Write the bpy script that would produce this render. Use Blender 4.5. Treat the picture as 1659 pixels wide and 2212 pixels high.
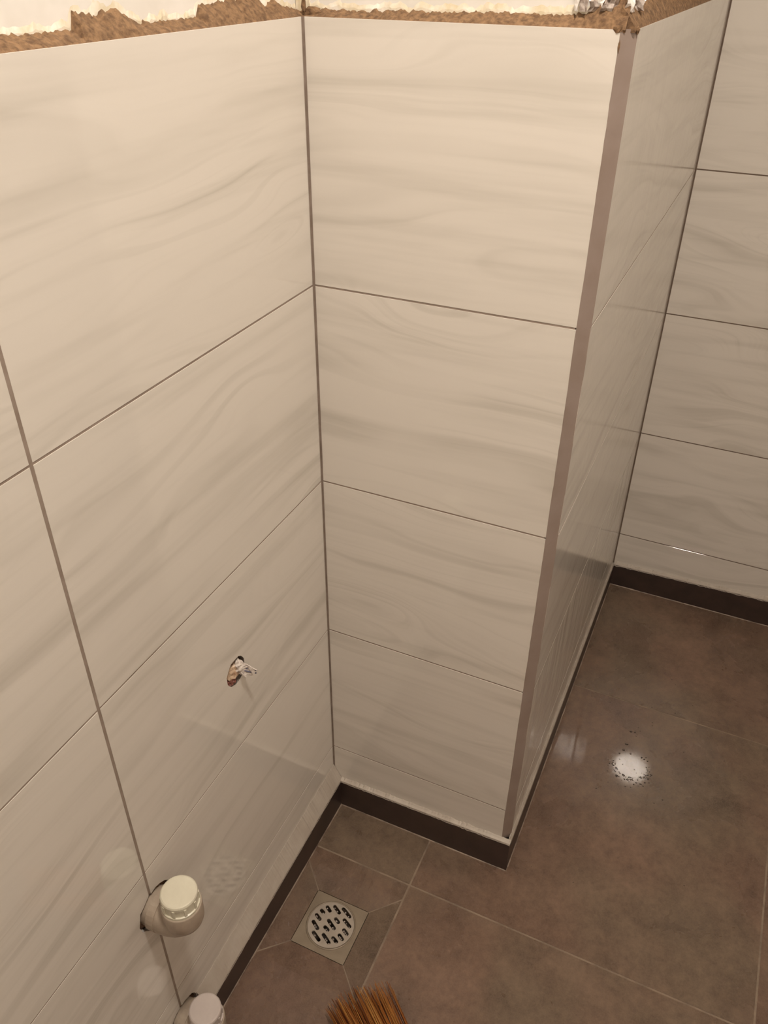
import bpy, bmesh, math, random
from mathutils import Vector, Matrix, noise as mnoise
from mathutils.geometry import tessellate_polygon

random.seed(7)
scene = bpy.context.scene
C = scene.collection
for o in list(bpy.data.objects):
    bpy.data.objects.remove(o)

# ------------------------------------------------------------------ camera
F_PX = 1776.09
cam_data = bpy.data.cameras.new('camera')
cam_data.sensor_fit = 'HORIZONTAL'
cam_data.sensor_width = 36.0
cam_data.lens = 36.0 * F_PX / 1659.0
cam_data.clip_start = 0.01
cam = bpy.data.objects.new('camera', cam_data)
C.objects.link(cam)
cam.matrix_world = Matrix((
    (0.9093288895691278, -0.24127506226754858, 0.33897981491936624, 0.51997682),
    (0.4160172306315145, 0.5132907938554204, -0.7506412090745868, -0.92184296),
    (0.007115786159133761, 0.8236011809553595, 0.5671247308275972, 1.43827761),
    (0, 0, 0, 1)))
scene.camera = cam

# ------------------------------------------------------------------ world, lamp level, exposure
world = bpy.data.worlds.new('world')
scene.world = world
world.use_nodes = True
world.node_tree.nodes['Background'].inputs[0].default_value = (1.0, 0.85, 0.72, 1)
world.node_tree.nodes['Background'].inputs[1].default_value = 0.02
LAMP_COLOR = (1.0, 0.89, 0.768)
LAMP_STRENGTH = 238.0
LAMP_POS = (0.561, -0.573, 2.45)
LAMP_RADIUS = 0.090
vs = scene.view_settings
vs.view_transform = 'Standard'
vs.look = 'None'
vs.gamma = 1.0
vs.use_curve_mapping = False
vs.exposure = 0.0

# ------------------------------------------------------------------ dimensions (metres)
PITCH = 0.303          # height of one tile course
Z1 = 0.163             # first horizontal joint
ZT = Z1 + 4 * PITCH    # top of the tiling on the left wall and the pier
ROW_GAP = 0.0026
COL_GAP = 0.0042
PW = 0.348             # width of the pier's front tiles
CH = 0.0138            # chamfer of the corner strip
PX = PW + CH           # plane of the pier's side tiles
D = 0.9397             # plane of the back wall
RX = 1.25              # right wall
RY = -1.62             # rear wall
HC = 2.46              # ceiling
T = 0.008              # tile thickness
BED = 0.018            # tile + adhesive


# ------------------------------------------------------------------ node helpers
def new_mat(name):
    m = bpy.data.materials.new(name)
    m.use_nodes = True
    nt = m.node_tree
    nt.nodes.clear()
    out = nt.nodes.new('ShaderNodeOutputMaterial')
    b = nt.nodes.new('ShaderNodeBsdfPrincipled')
    nt.links.new(b.outputs[0], out.inputs[0])
    return m, nt, b


def val(nt, x, sock):
    if isinstance(x, (int, float)):
        sock.default_value = x
    elif isinstance(x, (tuple, list)):
        sock.default_value = tuple(x) + ((1,) if len(x) == 3 and sock.type == 'RGBA' else ())
    else:
        nt.links.new(x, sock)


def math_n(nt, op, a, b=0.0, clamp=False):
    n = nt.nodes.new('ShaderNodeMath')
    n.operation = op
    n.use_clamp = clamp
    val(nt, a, n.inputs[0])
    val(nt, b, n.inputs[1])
    return n.outputs[0]


def map_n(nt, x, a, b, c=0.0, d=1.0, smooth=False):
    n = nt.nodes.new('ShaderNodeMapRange')
    if smooth:
        n.interpolation_type = 'SMOOTHSTEP'
    val(nt, x, n.inputs[0])
    for i, v in enumerate((a, b, c, d)):
        n.inputs[i + 1].default_value = v
    n.clamp = True
    return n.outputs[0]


def mix_c(nt, fac, a, b, mode='MIX'):
    n = nt.nodes.new('ShaderNodeMix')
    n.data_type = 'RGBA'
    n.blend_type = mode
    val(nt, fac, n.inputs[0])
    val(nt, a, n.inputs[6])
    val(nt, b, n.inputs[7])
    return n.outputs[2]


def noise_n(nt, vec, scale, detail=3.0, rough=0.5, dist=0.0, dim='4D', w=0.0):
    n = nt.nodes.new('ShaderNodeTexNoise')
    n.noise_dimensions = dim
    if dim != '1D':
        nt.links.new(vec, n.inputs['Vector'])
    if dim in ('1D', '4D'):
        val(nt, w, n.inputs['W'])
    n.inputs['Scale'].default_value = scale
    n.inputs['Detail'].default_value = detail
    n.inputs['Roughness'].default_value = rough
    n.inputs['Distortion'].default_value = dist
    return n.outputs[0]


def coords(nt, scale=(1, 1, 1)):
    tc = nt.nodes.new('ShaderNodeTexCoord')
    mp = nt.nodes.new('ShaderNodeMapping')
    mp.inputs['Scale'].default_value = scale
    nt.links.new(tc.outputs['Object'], mp.inputs[0])
    return mp.outputs[0]


def attr(nt, name):
    n = nt.nodes.new('ShaderNodeAttribute')
    n.attribute_type = 'OBJECT'
    n.attribute_name = name
    return n.outputs['Fac']


def bump(nt, b, height, strength, distance):
    n = nt.nodes.new('ShaderNodeBump')
    n.inputs['Strength'].default_value = strength
    n.inputs['Distance'].default_value = distance
    nt.links.new(height, n.inputs['Height'])
    nt.links.new(n.outputs[0], b.inputs['Normal'])


# ------------------------------------------------------------------ materials
def mat_wall_tile():
    m, nt, b = new_mat('wall_tile_wood_print')
    seed = attr(nt, 'seed')
    tc = nt.nodes.new('ShaderNodeTexCoord')
    sp = nt.nodes.new('ShaderNodeSeparateXYZ')
    nt.links.new(tc.outputs['Object'], sp.inputs[0])
    u, v = sp.outputs[0], sp.outputs[1]
    # wood figure: thin bands that follow the level lines of a warped height field
    patch = noise_n(nt, coords(nt, (2.2, 5.0, 0)), 1.1, 1.5, 0.5, 0.0, '4D', math_n(nt, 'ADD', seed, 5.0))
    knot = map_n(nt, patch, 0.46, 0.66, 0.32, 1.0, True)
    field = noise_n(nt, coords(nt, (1.5, 5.2, 0)), 1.35, 1.4, 0.40, 0.25, '4D', seed)
    fine = noise_n(nt, coords(nt, (5.0, 18.0, 0)), 1.0, 2.0, 0.5, 0.0, '4D', seed)
    g = math_n(nt, 'MULTIPLY', math_n(nt, 'MULTIPLY', math_n(nt, 'SUBTRACT', field, 0.5), 8.5), knot)
    g = math_n(nt, 'ADD', math_n(nt, 'MULTIPLY', v, 15.0), g)
    g = math_n(nt, 'ADD', g, math_n(nt, 'MULTIPLY', u, 0.5))
    g = math_n(nt, 'ADD', g, math_n(nt, 'MULTIPLY', fine, 0.30))
    g = math_n(nt, 'ADD', g, math_n(nt, 'MULTIPLY', seed, 3.7))
    band = noise_n(nt, None, 1.0, 3.4, 0.62, 0, '1D', g)
    lines = noise_n(nt, None, 5.5, 2.0, 0.55, 0, '1D', g)
    soft = noise_n(nt, coords(nt, (1.3, 22.0, 0)), 1.5, 3.5, 0.58, 0.15, '4D', seed)
    fade = noise_n(nt, coords(nt, (2.6, 9.0, 0)), 1.2, 2.0, 0.5, 0.0, '4D', math_n(nt, 'ADD', seed, 11.0))
    fd = map_n(nt, fade, 0.38, 0.62, 0.25, 1.0, True)
    f1 = math_n(nt, 'MULTIPLY', map_n(nt, band, 0.46, 0.70, 0, 1, True), fd)
    f2 = math_n(nt, 'MULTIPLY', map_n(nt, lines, 0.5, 0.74, 0, 1, True), map_n(nt, fade, 0.42, 0.64, 0.05, 0.8, True))
    f3 = map_n(nt, soft, 0.46, 0.74, 0, 1, True)
    vein = math_n(nt, 'ADD', math_n(nt, 'MULTIPLY', f1, 0.50), math_n(nt, 'MULTIPLY', f2, 0.24))
    vein = math_n(nt, 'ADD', vein, math_n(nt, 'MULTIPLY', f3, 0.42), True)
    col = mix_c(nt, vein, (0.785, 0.738, 0.680), (0.565, 0.528, 0.470))
    nt.links.new(col, b.inputs['Base Color'])
    nt.links.new(map_n(nt, attr(nt, 'wave'), 1.0, 3.0, 0.055, 0.14), b.inputs['Roughness'])
    b.inputs['IOR'].default_value = 1.62
    wav = noise_n(nt, coords(nt), 7.0, 1.0, 0.4, 0, '4D', seed)
    # streaks of water and uneven glaze running down some tiles
    run = noise_n(nt, coords(nt, (26.0, 3.5, 0)), 1.0, 2.0, 0.5, 0.4, '4D', seed)
    hgt = math_n(nt, 'ADD', wav, math_n(nt, 'MULTIPLY', run, math_n(nt, 'SUBTRACT', attr(nt, 'wave'), 1.0)))
    bump(nt, b, hgt, 0.12, 0.0012)
    return m


def mat_floor_tile():
    m, nt, b = new_mat('floor_tile_dark_stone')
    seed = attr(nt, 'seed')
    c = coords(nt)
    big = noise_n(nt, c, 5.0, 5.0, 0.62, 0.6, '4D', seed)
    mid = noise_n(nt, c, 22.0, 5.0, 0.65, 0.3, '4D', seed)
    grain = noise_n(nt, c, 420.0, 2.0, 0.6, 0.0, '4D', seed)
    hue = noise_n(nt, c, 3.2, 3.0, 0.5, 0.2, '4D', math_n(nt, 'ADD', seed, 9.0))
    f = math_n(nt, 'ADD', math_n(nt, 'MULTIPLY', big, 0.42), math_n(nt, 'MULTIPLY', mid, 0.33))
    f = math_n(nt, 'ADD', f, math_n(nt, 'MULTIPLY', noise_n(nt, c, 85.0, 4.0, 0.65, 0.0, '4D', seed), 0.25))
    f = map_n(nt, f, 0.24, 0.76, -0.35, 1.35)
    a = mix_c(nt, map_n(nt, hue, 0.38, 0.62, 0, 1, True), (0.072, 0.041, 0.028), (0.069, 0.048, 0.033))
    d = mix_c(nt, map_n(nt, hue, 0.38, 0.62, 0, 1, True), (0.256, 0.160, 0.112), (0.238, 0.172, 0.118))
    col = mix_c(nt, f, a, d)
    col = mix_c(nt, map_n(nt, grain, 0.35, 0.65, 0.0, 0.30), col, (0.26, 0.18, 0.135))
    nt.links.new(col, b.inputs['Base Color'])
    rg = map_n(nt, big, 0.30, 0.70, 0.24, 0.34, True)
    nt.links.new(rg, b.inputs['Roughness'])
    b.inputs['IOR'].default_value = 1.48
    bump(nt, b, noise_n(nt, c, 60.0, 3.0, 0.5, 0, '4D', seed), 0.15, 0.0006)
    # a clear film of water over part of the floor, thinning out raggedly
    geo = nt.nodes.new('ShaderNodeNewGeometry')
    dv = nt.nodes.new('ShaderNodeVectorMath')
    dv.operation = 'DISTANCE'
    nt.links.new(geo.outputs['Position'], dv.inputs[0])
    dv.inputs[1].default_value = (0.50, 0.40, 0.0)
    edge = noise_n(nt, geo.outputs['Position'], 14.0, 4.0, 0.6, 0.0, '3D')
    dd = math_n(nt, 'ADD', dv.outputs['Value'], math_n(nt, 'MULTIPLY', math_n(nt, 'SUBTRACT', edge, 0.5), 0.16))
    wet = map_n(nt, dd, 0.15, 0.26, 1.0, 0.0, True)
    nt.links.new(wet, b.inputs['Coat Weight'])
    b.inputs['Coat Roughness'].default_value = 0.035
    b.inputs['Coat IOR'].default_value = 1.55
    return m


def mat_plain(name, col, rough=0.6, var=0.15, scale=40.0, bmp=0.0, bdist=0.001, col2=None, metallic=0.0, detail=4.0):
    m, nt, b = new_mat(name)
    c = coords(nt)
    n = noise_n(nt, c, scale, detail, 0.6, 0.2, '3D')
    c2 = col2 if col2 else tuple(x * (1 - var) for x in col)
    cc = mix_c(nt, map_n(nt, n, 0.35, 0.65, 0, 1), col, c2)
    nt.links.new(cc, b.inputs['Base Color'])
    b.inputs['Roughness'].default_value = rough
    b.inputs['Metallic'].default_value = metallic
    if bmp > 0:
        bump(nt, b, n, bmp, bdist)
    return m


def mat_water():
    m, nt, b = new_mat('water_film')
    nt.nodes.remove(b)
    out = [n for n in nt.nodes if n.type == 'OUTPUT_MATERIAL'][0]
    tr = nt.nodes.new('ShaderNodeBsdfTransparent')
    gl = nt.nodes.new('ShaderNodeBsdfGlossy')
    gl.inputs['Roughness'].default_value = 0.03
    fr = nt.nodes.new('ShaderNodeFresnel')
    fr.inputs['IOR'].default_value = 1.4
    mx = nt.nodes.new('ShaderNodeMixShader')
    nt.links.new(fr.outputs[0], mx.inputs[0])
    nt.links.new(tr.outputs[0], mx.inputs[1])
    nt.links.new(gl.outputs[0], mx.inputs[2])
    nt.links.new(mx.outputs[0], out.inputs[0])
    return m


def mat_emit(name, col, strength):
    m, nt, b = new_mat(name)
    nt.nodes.remove(b)
    out = [n for n in nt.nodes if n.type == 'OUTPUT_MATERIAL'][0]
    e = nt.nodes.new('ShaderNodeEmission')
    e.inputs[0].default_value = tuple(col) + (1,)
    e.inputs[1].default_value = strength
    nt.links.new(e.outputs[0], out.inputs[0])
    return m


M = {}
M['tile'] = mat_wall_tile()
M['floor'] = mat_floor_tile()
M['grout'] = mat_plain('wall_grout', (0.36, 0.29, 0.245), 0.8, scale=30, col2=(0.27, 0.21, 0.17), bmp=0.3, bdist=0.0008)
M['grout_dark'] = mat_plain('dark_wall_grout', (0.20, 0.145, 0.11), 0.8, scale=30, col2=(0.14, 0.10, 0.075), bmp=0.2, bdist=0.0005)
M['floor_grout'] = mat_plain('floor_grout', (0.31, 0.235, 0.170), 0.6, scale=30, col2=(0.18, 0.133, 0.098), bmp=0.3, bdist=0.0008)
M['plaster'] = mat_plain('white_plaster', (0.93, 0.90, 0.87), 0.8, scale=9, col2=(0.80, 0.77, 0.72), bmp=0.4, bdist=0.002)
M['ceiling'] = mat_plain('ceiling_white', (0.90, 0.885, 0.855), 0.8, scale=4, var=0.04)
M['adhesive'] = mat_plain('cement_adhesive', (0.285, 0.170, 0.088), 0.9, scale=190, col2=(0.125, 0.070, 0.036), bmp=0.8, bdist=0.002)
M['smear'] = mat_plain('pale_adhesive_smear', (0.70, 0.61, 0.44), 0.9, scale=45, col2=(0.88, 0.83, 0.75), bmp=0.5, bdist=0.001)
M['trim'] = mat_plain('grey_corner_filler', (0.345, 0.275, 0.245), 0.45, scale=14, col2=(0.30, 0.232, 0.198))
M['base'] = mat_plain('dark_skirting_tile', (0.060, 0.038, 0.031), 0.38, scale=22, col2=(0.042, 0.027, 0.023))
M['fillet'] = mat_plain('skirting_grout', (0.53, 0.475, 0.415), 0.5, scale=30, col2=(0.47, 0.41, 0.35), bmp=0.5, bdist=0.0015)
M['bead'] = mat_plain('floor_edge_grout', (0.36, 0.28, 0.22), 0.35, scale=25, col2=(0.15, 0.105, 0.08), bmp=0.4, bdist=0.001)
M['steel'] = mat_plain('dull_drain_metal', (0.47, 0.41, 0.35), 0.42, scale=30, col2=(0.38, 0.33, 0.28), metallic=0.35)
M['drain_plate'] = mat_plain('drain_plate_dull', (0.300, 0.245, 0.180), 0.40, scale=18, col2=(0.235, 0.188, 0.138), metallic=0.2)
M['well'] = mat_plain('drain_well', (0.07, 0.05, 0.038), 0.5, scale=40, var=0.5)
M['pvc'] = mat_plain('dusty_cream_plastic', (0.50, 0.42, 0.34), 0.38, scale=26, col2=(0.36, 0.29, 0.23), bmp=0.2, bdist=0.001)
M['pvc_cap'] = mat_plain('ivory_plastic_cap', (0.74, 0.71, 0.58), 0.33, scale=28, col2=(0.66, 0.62, 0.50), bmp=0.12, bdist=0.001)
M['pvc_cap2'] = mat_plain('pinkish_plastic_cap', (0.60, 0.53, 0.50), 0.33, scale=28, col2=(0.53, 0.465, 0.44), bmp=0.12, bdist=0.001)
M['hole'] = mat_plain('raw_cement_hole', (0.16, 0.085, 0.045), 0.9, scale=200, col2=(0.055, 0.030, 0.018), bmp=0.8, bdist=0.002)
M['wrap'] = mat_plain('white_plastic_wrap', (0.80, 0.74, 0.68), 0.3, scale=260, col2=(0.55, 0.48, 0.45))
M['wrap2'] = mat_plain('stained_plastic_wrap', (0.66, 0.50, 0.36), 0.4, scale=120, col2=(0.30, 0.17, 0.10))
M['red'] = mat_plain('red_wire', (0.26, 0.095, 0.070), 0.4, scale=150, var=0.4)
M['blue'] = mat_plain('dark_blue_wire', (0.10, 0.10, 0.17), 0.4, scale=150, var=0.4)
M['film'] = mat_plain('clear_plastic_film', (0.62, 0.55, 0.50), 0.18, scale=140, col2=(0.26, 0.20, 0.17))
M['water'] = mat_water()
M['metal_dark'] = mat_plain('handle_metal', (0.30, 0.10, 0.08), 0.4, scale=20, var=0.2)
M['binding'] = mat_plain('broom_binding', (0.10, 0.07, 0.05), 0.6, scale=60, var=0.4)
M['lamp_rim'] = mat_plain('lamp_rim_white', (0.8, 0.8, 0.78), 0.4, var=0.03)
M['lamp'] = mat_emit('lamp_diffuser', LAMP_COLOR, LAMP_STRENGTH)


def mat_bristle():
    m, nt, b = new_mat('broom_bristle')
    a = nt.nodes.new('ShaderNodeAttribute')
    a.attribute_name = 'shade'
    r = nt.nodes.new('ShaderNodeValToRGB')
    r.color_ramp.elements[0].color = (0.10, 0.030, 0.014, 1)
    r.color_ramp.elements[1].color = (0.62, 0.32, 0.095, 1)
    e = r.color_ramp.elements.new(0.5)
    e.color = (0.38, 0.125, 0.028, 1)
    nt.links.new(a.outputs['Fac'], r.inputs[0])
    nt.links.new(r.outputs[0], b.inputs['Base Color'])
    b.inputs['Roughness'].default_value = 0.4
    return m


M['bristle'] = mat_bristle()


# ------------------------------------------------------------------ mesh helpers
def mesh_from(name, verts, faces, mat, smooth=False, fix=True):
    me = bpy.data.meshes.new(name)
    me.from_pydata([tuple(v) for v in verts], [], [tuple(f) for f in faces])
    if fix:
        bm = bmesh.new()
        bm.from_mesh(me)
        bmesh.ops.recalc_face_normals(bm, faces=bm.faces)
        bm.to_mesh(me)
        bm.free()
    if smooth:
        for p in me.polygons:
            p.use_smooth = True
    me.materials.append(M[mat])
    return me


def link(name, me, parent=None, mw=None):
    o = bpy.data.objects.new(name, me)
    C.objects.link(o)
    if parent is not None:
        o.parent = parent
    if mw is not None:
        o.matrix_local = mw
    return o


def add(name, verts, faces, mat, parent=None, mw=None, smooth=False, fix=True):
    return link(name, mesh_from(name, verts, faces, mat, smooth, fix), parent, mw)


def tag(o, label, cat, kind=None, group=None):
    o['label'] = label
    o['category'] = cat
    if kind:
        o['kind'] = kind
    if group:
        o['group'] = group
    return o


def box_vf(x0, x1, y0, y1, z0, z1):
    v = [(x, y, z) for z in (z0, z1) for y in (y0, y1) for x in (x0, x1)]
    f = [(0, 2, 3, 1), (4, 5, 7, 6), (0, 1, 5, 4), (2, 6, 7, 3), (0, 4, 6, 2), (1, 3, 7, 5)]
    return v, f


def prism_vf(outer, holes, w0, w1):
    """polygon with holes in (u, v), extruded from w0 to w1"""
    loops = [[Vector((p[0], p[1], 0)) for p in lp] for lp in [outer] + list(holes)]
    tris = tessellate_polygon(loops)
    flat = [p for lp in loops for p in lp]
    n = len(flat)
    v = [(p.x, p.y, w0) for p in flat] + [(p.x, p.y, w1) for p in flat]
    f = [tuple(t) for t in tris] + [tuple(i + n for i in t) for t in tris]
    s = 0
    for lp in loops:
        k = len(lp)
        for i in range(k):
            a, b2 = s + i, s + (i + 1) % k
            f.append((a, b2, b2 + n, a + n))
        s += k
    return v, f


def tube_vf(path, radii, seg=16, cap=True, up=None):
    """tube along a polyline with parallel-transported frame"""
    V, Fc = [], []
    pts = [Vector(p) for p in path]
    t0 = (pts[1] - pts[0]).normalized()
    ref = Vector(up) if up else (Vector((0, 0, 1)) if abs(t0.z) < 0.9 else Vector((1, 0, 0)))
    nrm = (ref - t0 * ref.dot(t0)).normalized()
    for i, p in enumerate(pts):
        if i == 0:
            t = t0
        elif i == len(pts) - 1:
            t = (pts[i] - pts[i - 1]).normalized()
        else:
            t = ((pts[i] - pts[i - 1]).normalized() + (pts[i + 1] - pts[i]).normalized()).normalized()
        nrm = (nrm - t * nrm.dot(t)).normalized()
        bi = t.cross(nrm)
        r = radii[i] if isinstance(radii, (list, tuple)) else radii
        for k in range(seg):
            a = 2 * math.pi * k / seg
            V.append(p + (nrm * math.cos(a) + bi * math.sin(a)) * r)
    for i in range(len(pts) - 1):
        for k in range(seg):
            k2 = (k + 1) % seg
            Fc.append((i * seg + k, i * seg + k2, (i + 1) * seg + k2, (i + 1) * seg + k))
    if cap:
        Fc.append(tuple(range(seg - 1, -1, -1)))
        e = (len(pts) - 1) * seg
        Fc.append(tuple(range(e, e + seg)))
    return V, Fc


def lathe_vf(profile, seg=40, ribs=None):
    """profile: list of (r, z); closed at the axis ends"""
    V, Fc = [], []
    for j, (r, z) in enumerate(profile):
        for k in range(seg):
            a = 2 * math.pi * k / seg
            rr = r
            if ribs and j in ribs:
                rr = r * (1.0 - ribs[j][1] * (1 if (k * ribs[j][0] // seg * 2) % 2 == 0 and (k % (seg // ribs[j][0])) < 2 else 0))
            V.append((rr * math.cos(a), rr * math.sin(a), z))
    n = len(profile)
    for j in range(n - 1):
        for k in range(seg):
            k2 = (k + 1) % seg
            Fc.append((j * seg + k, j * seg + k2, (j + 1) * seg + k2, (j + 1) * seg + k))
    Fc.append(tuple(range(seg - 1, -1, -1)))
    Fc.append(tuple(range((n - 1) * seg, n * seg)))
    return V, Fc


def rough_circle(cu, cv, ru, rv, n, jit, seed, a0=0.0, a1=2 * math.pi, closed=True):
    r = random.Random(seed)
    out = []
    m = n if closed else n - 1
    for i in range(n):
        a = a0 + (a1 - a0) * i / m
        k = 1 + r.uniform(-jit, jit)
        out.append((cu + ru * k * math.cos(a), cv + rv * k * math.sin(a)))
    return out


def frame(origin, u, v):
    u, v = Vector(u), Vector(v)
    w = u.cross(v)
    m = Matrix((u, v, w)).transposed().to_4x4()
    m.translation = Vector(origin)
    return m


tile_cache = {}


def tile_mesh(w, h, mat='tile', b=0.00015):
    key = (round(w, 5), round(h, 5), mat)
    if key not in tile_cache:
        v, f = [], []
        for ins, z in ((0, -T), (0, -b), (b, 0.0)):
            v += [(ins, ins, z), (w - ins, ins, z), (w - ins, h - ins, z), (ins, h - ins, z)]
        f = [(3, 2, 1, 0), (8, 9, 10, 11)]
        for s in (0, 4):
            for k in range(4):
                k2 = (k + 1) % 4
                f.append((s + k, s + k2, s + 4 + k2, s + 4 + k))
        tile_cache[key] = mesh_from('tile', v, f, mat, fix=False)
    return tile_cache[key]


tile_count = [0]


def finish_tile(o, wave=1.0):
    tile_count[0] += 1
    o['wave'] = wave
    o['seed'] = round((tile_count[0] * 3.917) % 41.0, 3)
    return o


def put_tile(parent, fr, u0, v0, u1, v1, mat='tile', tilt=True):
    me = tile_mesh(u1 - u0, v1 - v0, mat)
    mw = fr @ Matrix.Translation((u0, v0, random.uniform(-0.00012, 0.00012) if tilt else 0))
    return finish_tile(link('tile', me, parent, mw))


def put_cut_tile(parent, fr, u0, v0, outer, holes, mat='tile'):
    loc = lambda lp: [(p[0] - u0, p[1] - v0) for p in lp]
    v, f = prism_vf(loc(outer), [loc(h) for h in holes], -T, 0.0)
    o = add('tile', v, f, mat, parent, fr @ Matrix.Translation((u0, v0, 0)))
    return finish_tile(o)


def rows(n):
    """(v0, v1) of each course, the cut course over the floor first"""
    out = [(0.006, Z1 - ROW_GAP / 2)]
    for r in range(n):
        out.append((Z1 + r * PITCH + ROW_GAP / 2, Z1 + (r + 1) * PITCH - ROW_GAP / 2))
    return out


# ------------------------------------------------------------------ the room: left wall
FL = frame((0, 0, 0), (0, 1, 0), (0, 0, 1))           # left wall, u = +y, normal +x
FF = frame((0, 0, 0), (1, 0, 0), (0, 0, 1))           # pier front, u = +x, normal -y
FS = frame((PX, 0, 0), (0, 1, 0), (0, 0, 1))          # pier side, u = +y, normal +x
FB = frame((0, D, 0), (1, 0, 0), (0, 0, 1))           # back wall
FR = frame((RX, 0, 0), (0, -1, 0), (0, 0, 1))         # right wall, normal -x
FE = frame((0, RY, 0), (-1, 0, 0), (0, 0, 1))         # rear wall, normal +y

WH = (-0.2645, 0.608)        # centre of the wire hole (y, z)
PIPES = [(-0.496, 0.385), (-0.499, 0.083)]
wire_hole = rough_circle(WH[0], WH[1], 0.0218, 0.0225, 22, 0.05, 3)
pipe_r = 0.0335

wl_v, wl_f = prism_vf([(RY, -0.02), (0.03, -0.02), (0.03, HC), (RY, HC)],
                      [rough_circle(WH[0], WH[1], 0.024, 0.024, 22, 0.05, 5)] +
                      [rough_circle(p[0], p[1], 0.036, 0.036, 20, 0.03, 6) for p in PIPES], -0.12, -BED)
wall_left = link('wall_left', mesh_from('wall_left', [FL @ Vector(v) for v in wl_v], wl_f, 'plaster'))
tag(wall_left, 'left wall of wide pale wood-figured tiles with a wire hole and two capped pipes', 'wall', 'structure')

# adhesive bed and grout, both pierced by the openings
holes_l = [wire_hole] + [rough_circle(p[0], p[1], 0.035, 0.035, 20, 0.04, 8) for p in PIPES]
v, f = prism_vf([(RY + BED, 0.0), (0.001, 0.0), (0.001, ZT - 0.001), (RY + BED, ZT - 0.001)], holes_l, -BED, -T + 0.0002)
add('adhesive_bed', v, f, 'adhesive', wall_left, FL)
v, f = prism_vf([(RY + BED, 0.0), (0.001, 0.0), (0.001, ZT - 0.0015), (RY + BED, ZT - 0.0015)], holes_l, -T + 0.0002, -0.0005)
add('grout', v, f, 'grout', wall_left, FL)

cols_l = [(-0.5008 + COL_GAP / 2, -0.0028), (-1.0016 + COL_GAP / 2, -0.5008 - COL_GAP / 2),
          (-1.5024 + COL_GAP / 2, -1.0016 - COL_GAP / 2), (RY + 0.003, -1.5024 - COL_GAP / 2)]
for r, (v0, v1) in enumerate(rows(4)):
    for c_i, (u0, u1) in enumerate(cols_l):
        if c_i == 0 and r == 2:
            put_cut_tile(wall_left, FL, u0, v0, [(u0, v0), (u1, v0), (u1, v1), (u0, v1)], [wire_hole])
        elif r in (0, 1) and c_i in (0, 1):
            pc = PIPES[0] if r == 1 else PIPES[1]
            if c_i == 0:     # right tile: notch in its left edge
                dy = u0 - pc[0]
                a = math.asin(max(-1, min(1, -dy / pipe_r)))
                h = math.sqrt(max(1e-8, pipe_r ** 2 - dy ** 2))
                ang = math.atan2(h, dy)
                arc = rough_circle(pc[0], pc[1], pipe_r, pipe_r, 13, 0.04, 11 + r, -ang, ang, False)
                arc[0] = (u0, arc[0][1]); arc[-1] = (u0, arc[-1][1])
                outer = [(u0, v0), (u1, v0), (u1, v1), (u0, v1)] + arc[::-1]
            else:            # left tile: notch in its right edge
                dy = u1 - pc[0]
                h = math.sqrt(max(1e-8, pipe_r ** 2 - dy ** 2))
                ang = math.atan2(h, dy)
                arc = rough_circle(pc[0], pc[1], pipe_r, pipe_r, 13, 0.04, 21 + r, ang, 2 * math.pi - ang, False)
                arc[0] = (u1, arc[0][1]); arc[-1] = (u1, arc[-1][1])
                outer = [(u0, v0), (u1, v0)] + arc[::-1] + [(u1, v1), (u0, v1)]
            put_cut_tile(wall_left, FL, u0, v0, outer, [])
        else:
            put_tile(wall_left, FL, u0, v0, u1, v1)


def ledge(parent, fr, us, base_h, name='adhesive', mat='adhesive', seed=1, w_front=-0.0006, w_back=-BED + 0.0004, jag=0.003, ztop=ZT, step=0.0022):
    """rough cement standing on the top edge of the tiles; base_h = [(u, height)]"""
    rnd = random.Random(seed)
    u0, u1 = us
    n = int(abs(u1 - u0) / step)
    V, Fc = [], []
    prof = 6
    for i in range(n + 1):
        u = u0 + (u1 - u0) * i / n
        h = base_h[-1][1] if u >= base_h[-1][0] else base_h[0][1]
        for (a, ha), (b2, hb) in zip(base_h, base_h[1:]):
            if a <= u <= b2:
                h = ha + (hb - ha) * (u - a) / (b2 - a)
        h += jag * (mnoise.noise((u * 130, seed, 0)) + 0.6 * mnoise.noise((u * 420, seed, 3))) + rnd.uniform(-0.0005, 0.0005)
        h = max(h, 0.0012)
        for k in range(prof):
            t = k / (prof - 1)
            w = w_front + (w_back - w_front) * t
            z = ztop - 0.0015 + (h + 0.0015) * (t ** 0.8) + 0.0011 * mnoise.noise((u * 300, t * 9, seed)) * (0 if k == 0 else 1)
            V.append((u + rnd.uniform(-0.0006, 0.0006), z, w + 0.001 * mnoise.noise((u * 260, t * 7, seed + 9))))
        V.append((u, ztop - 0.004, w_back))
        V.append((u, ztop - 0.004, w_front - 0.001))
    q = prof + 2
    for i in range(n):
        for k in range(q):
            k2 = (k + 1) % q
            Fc.append((i * q + k, i * q + k2, (i + 1) * q + k2, (i + 1) * q + k))
    Fc.append(tuple(range(q)))
    Fc.append(tuple(range(n * q + q - 1, n * q - 1, -1)))
    return add(name, V, Fc, mat, parent, fr)


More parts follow.
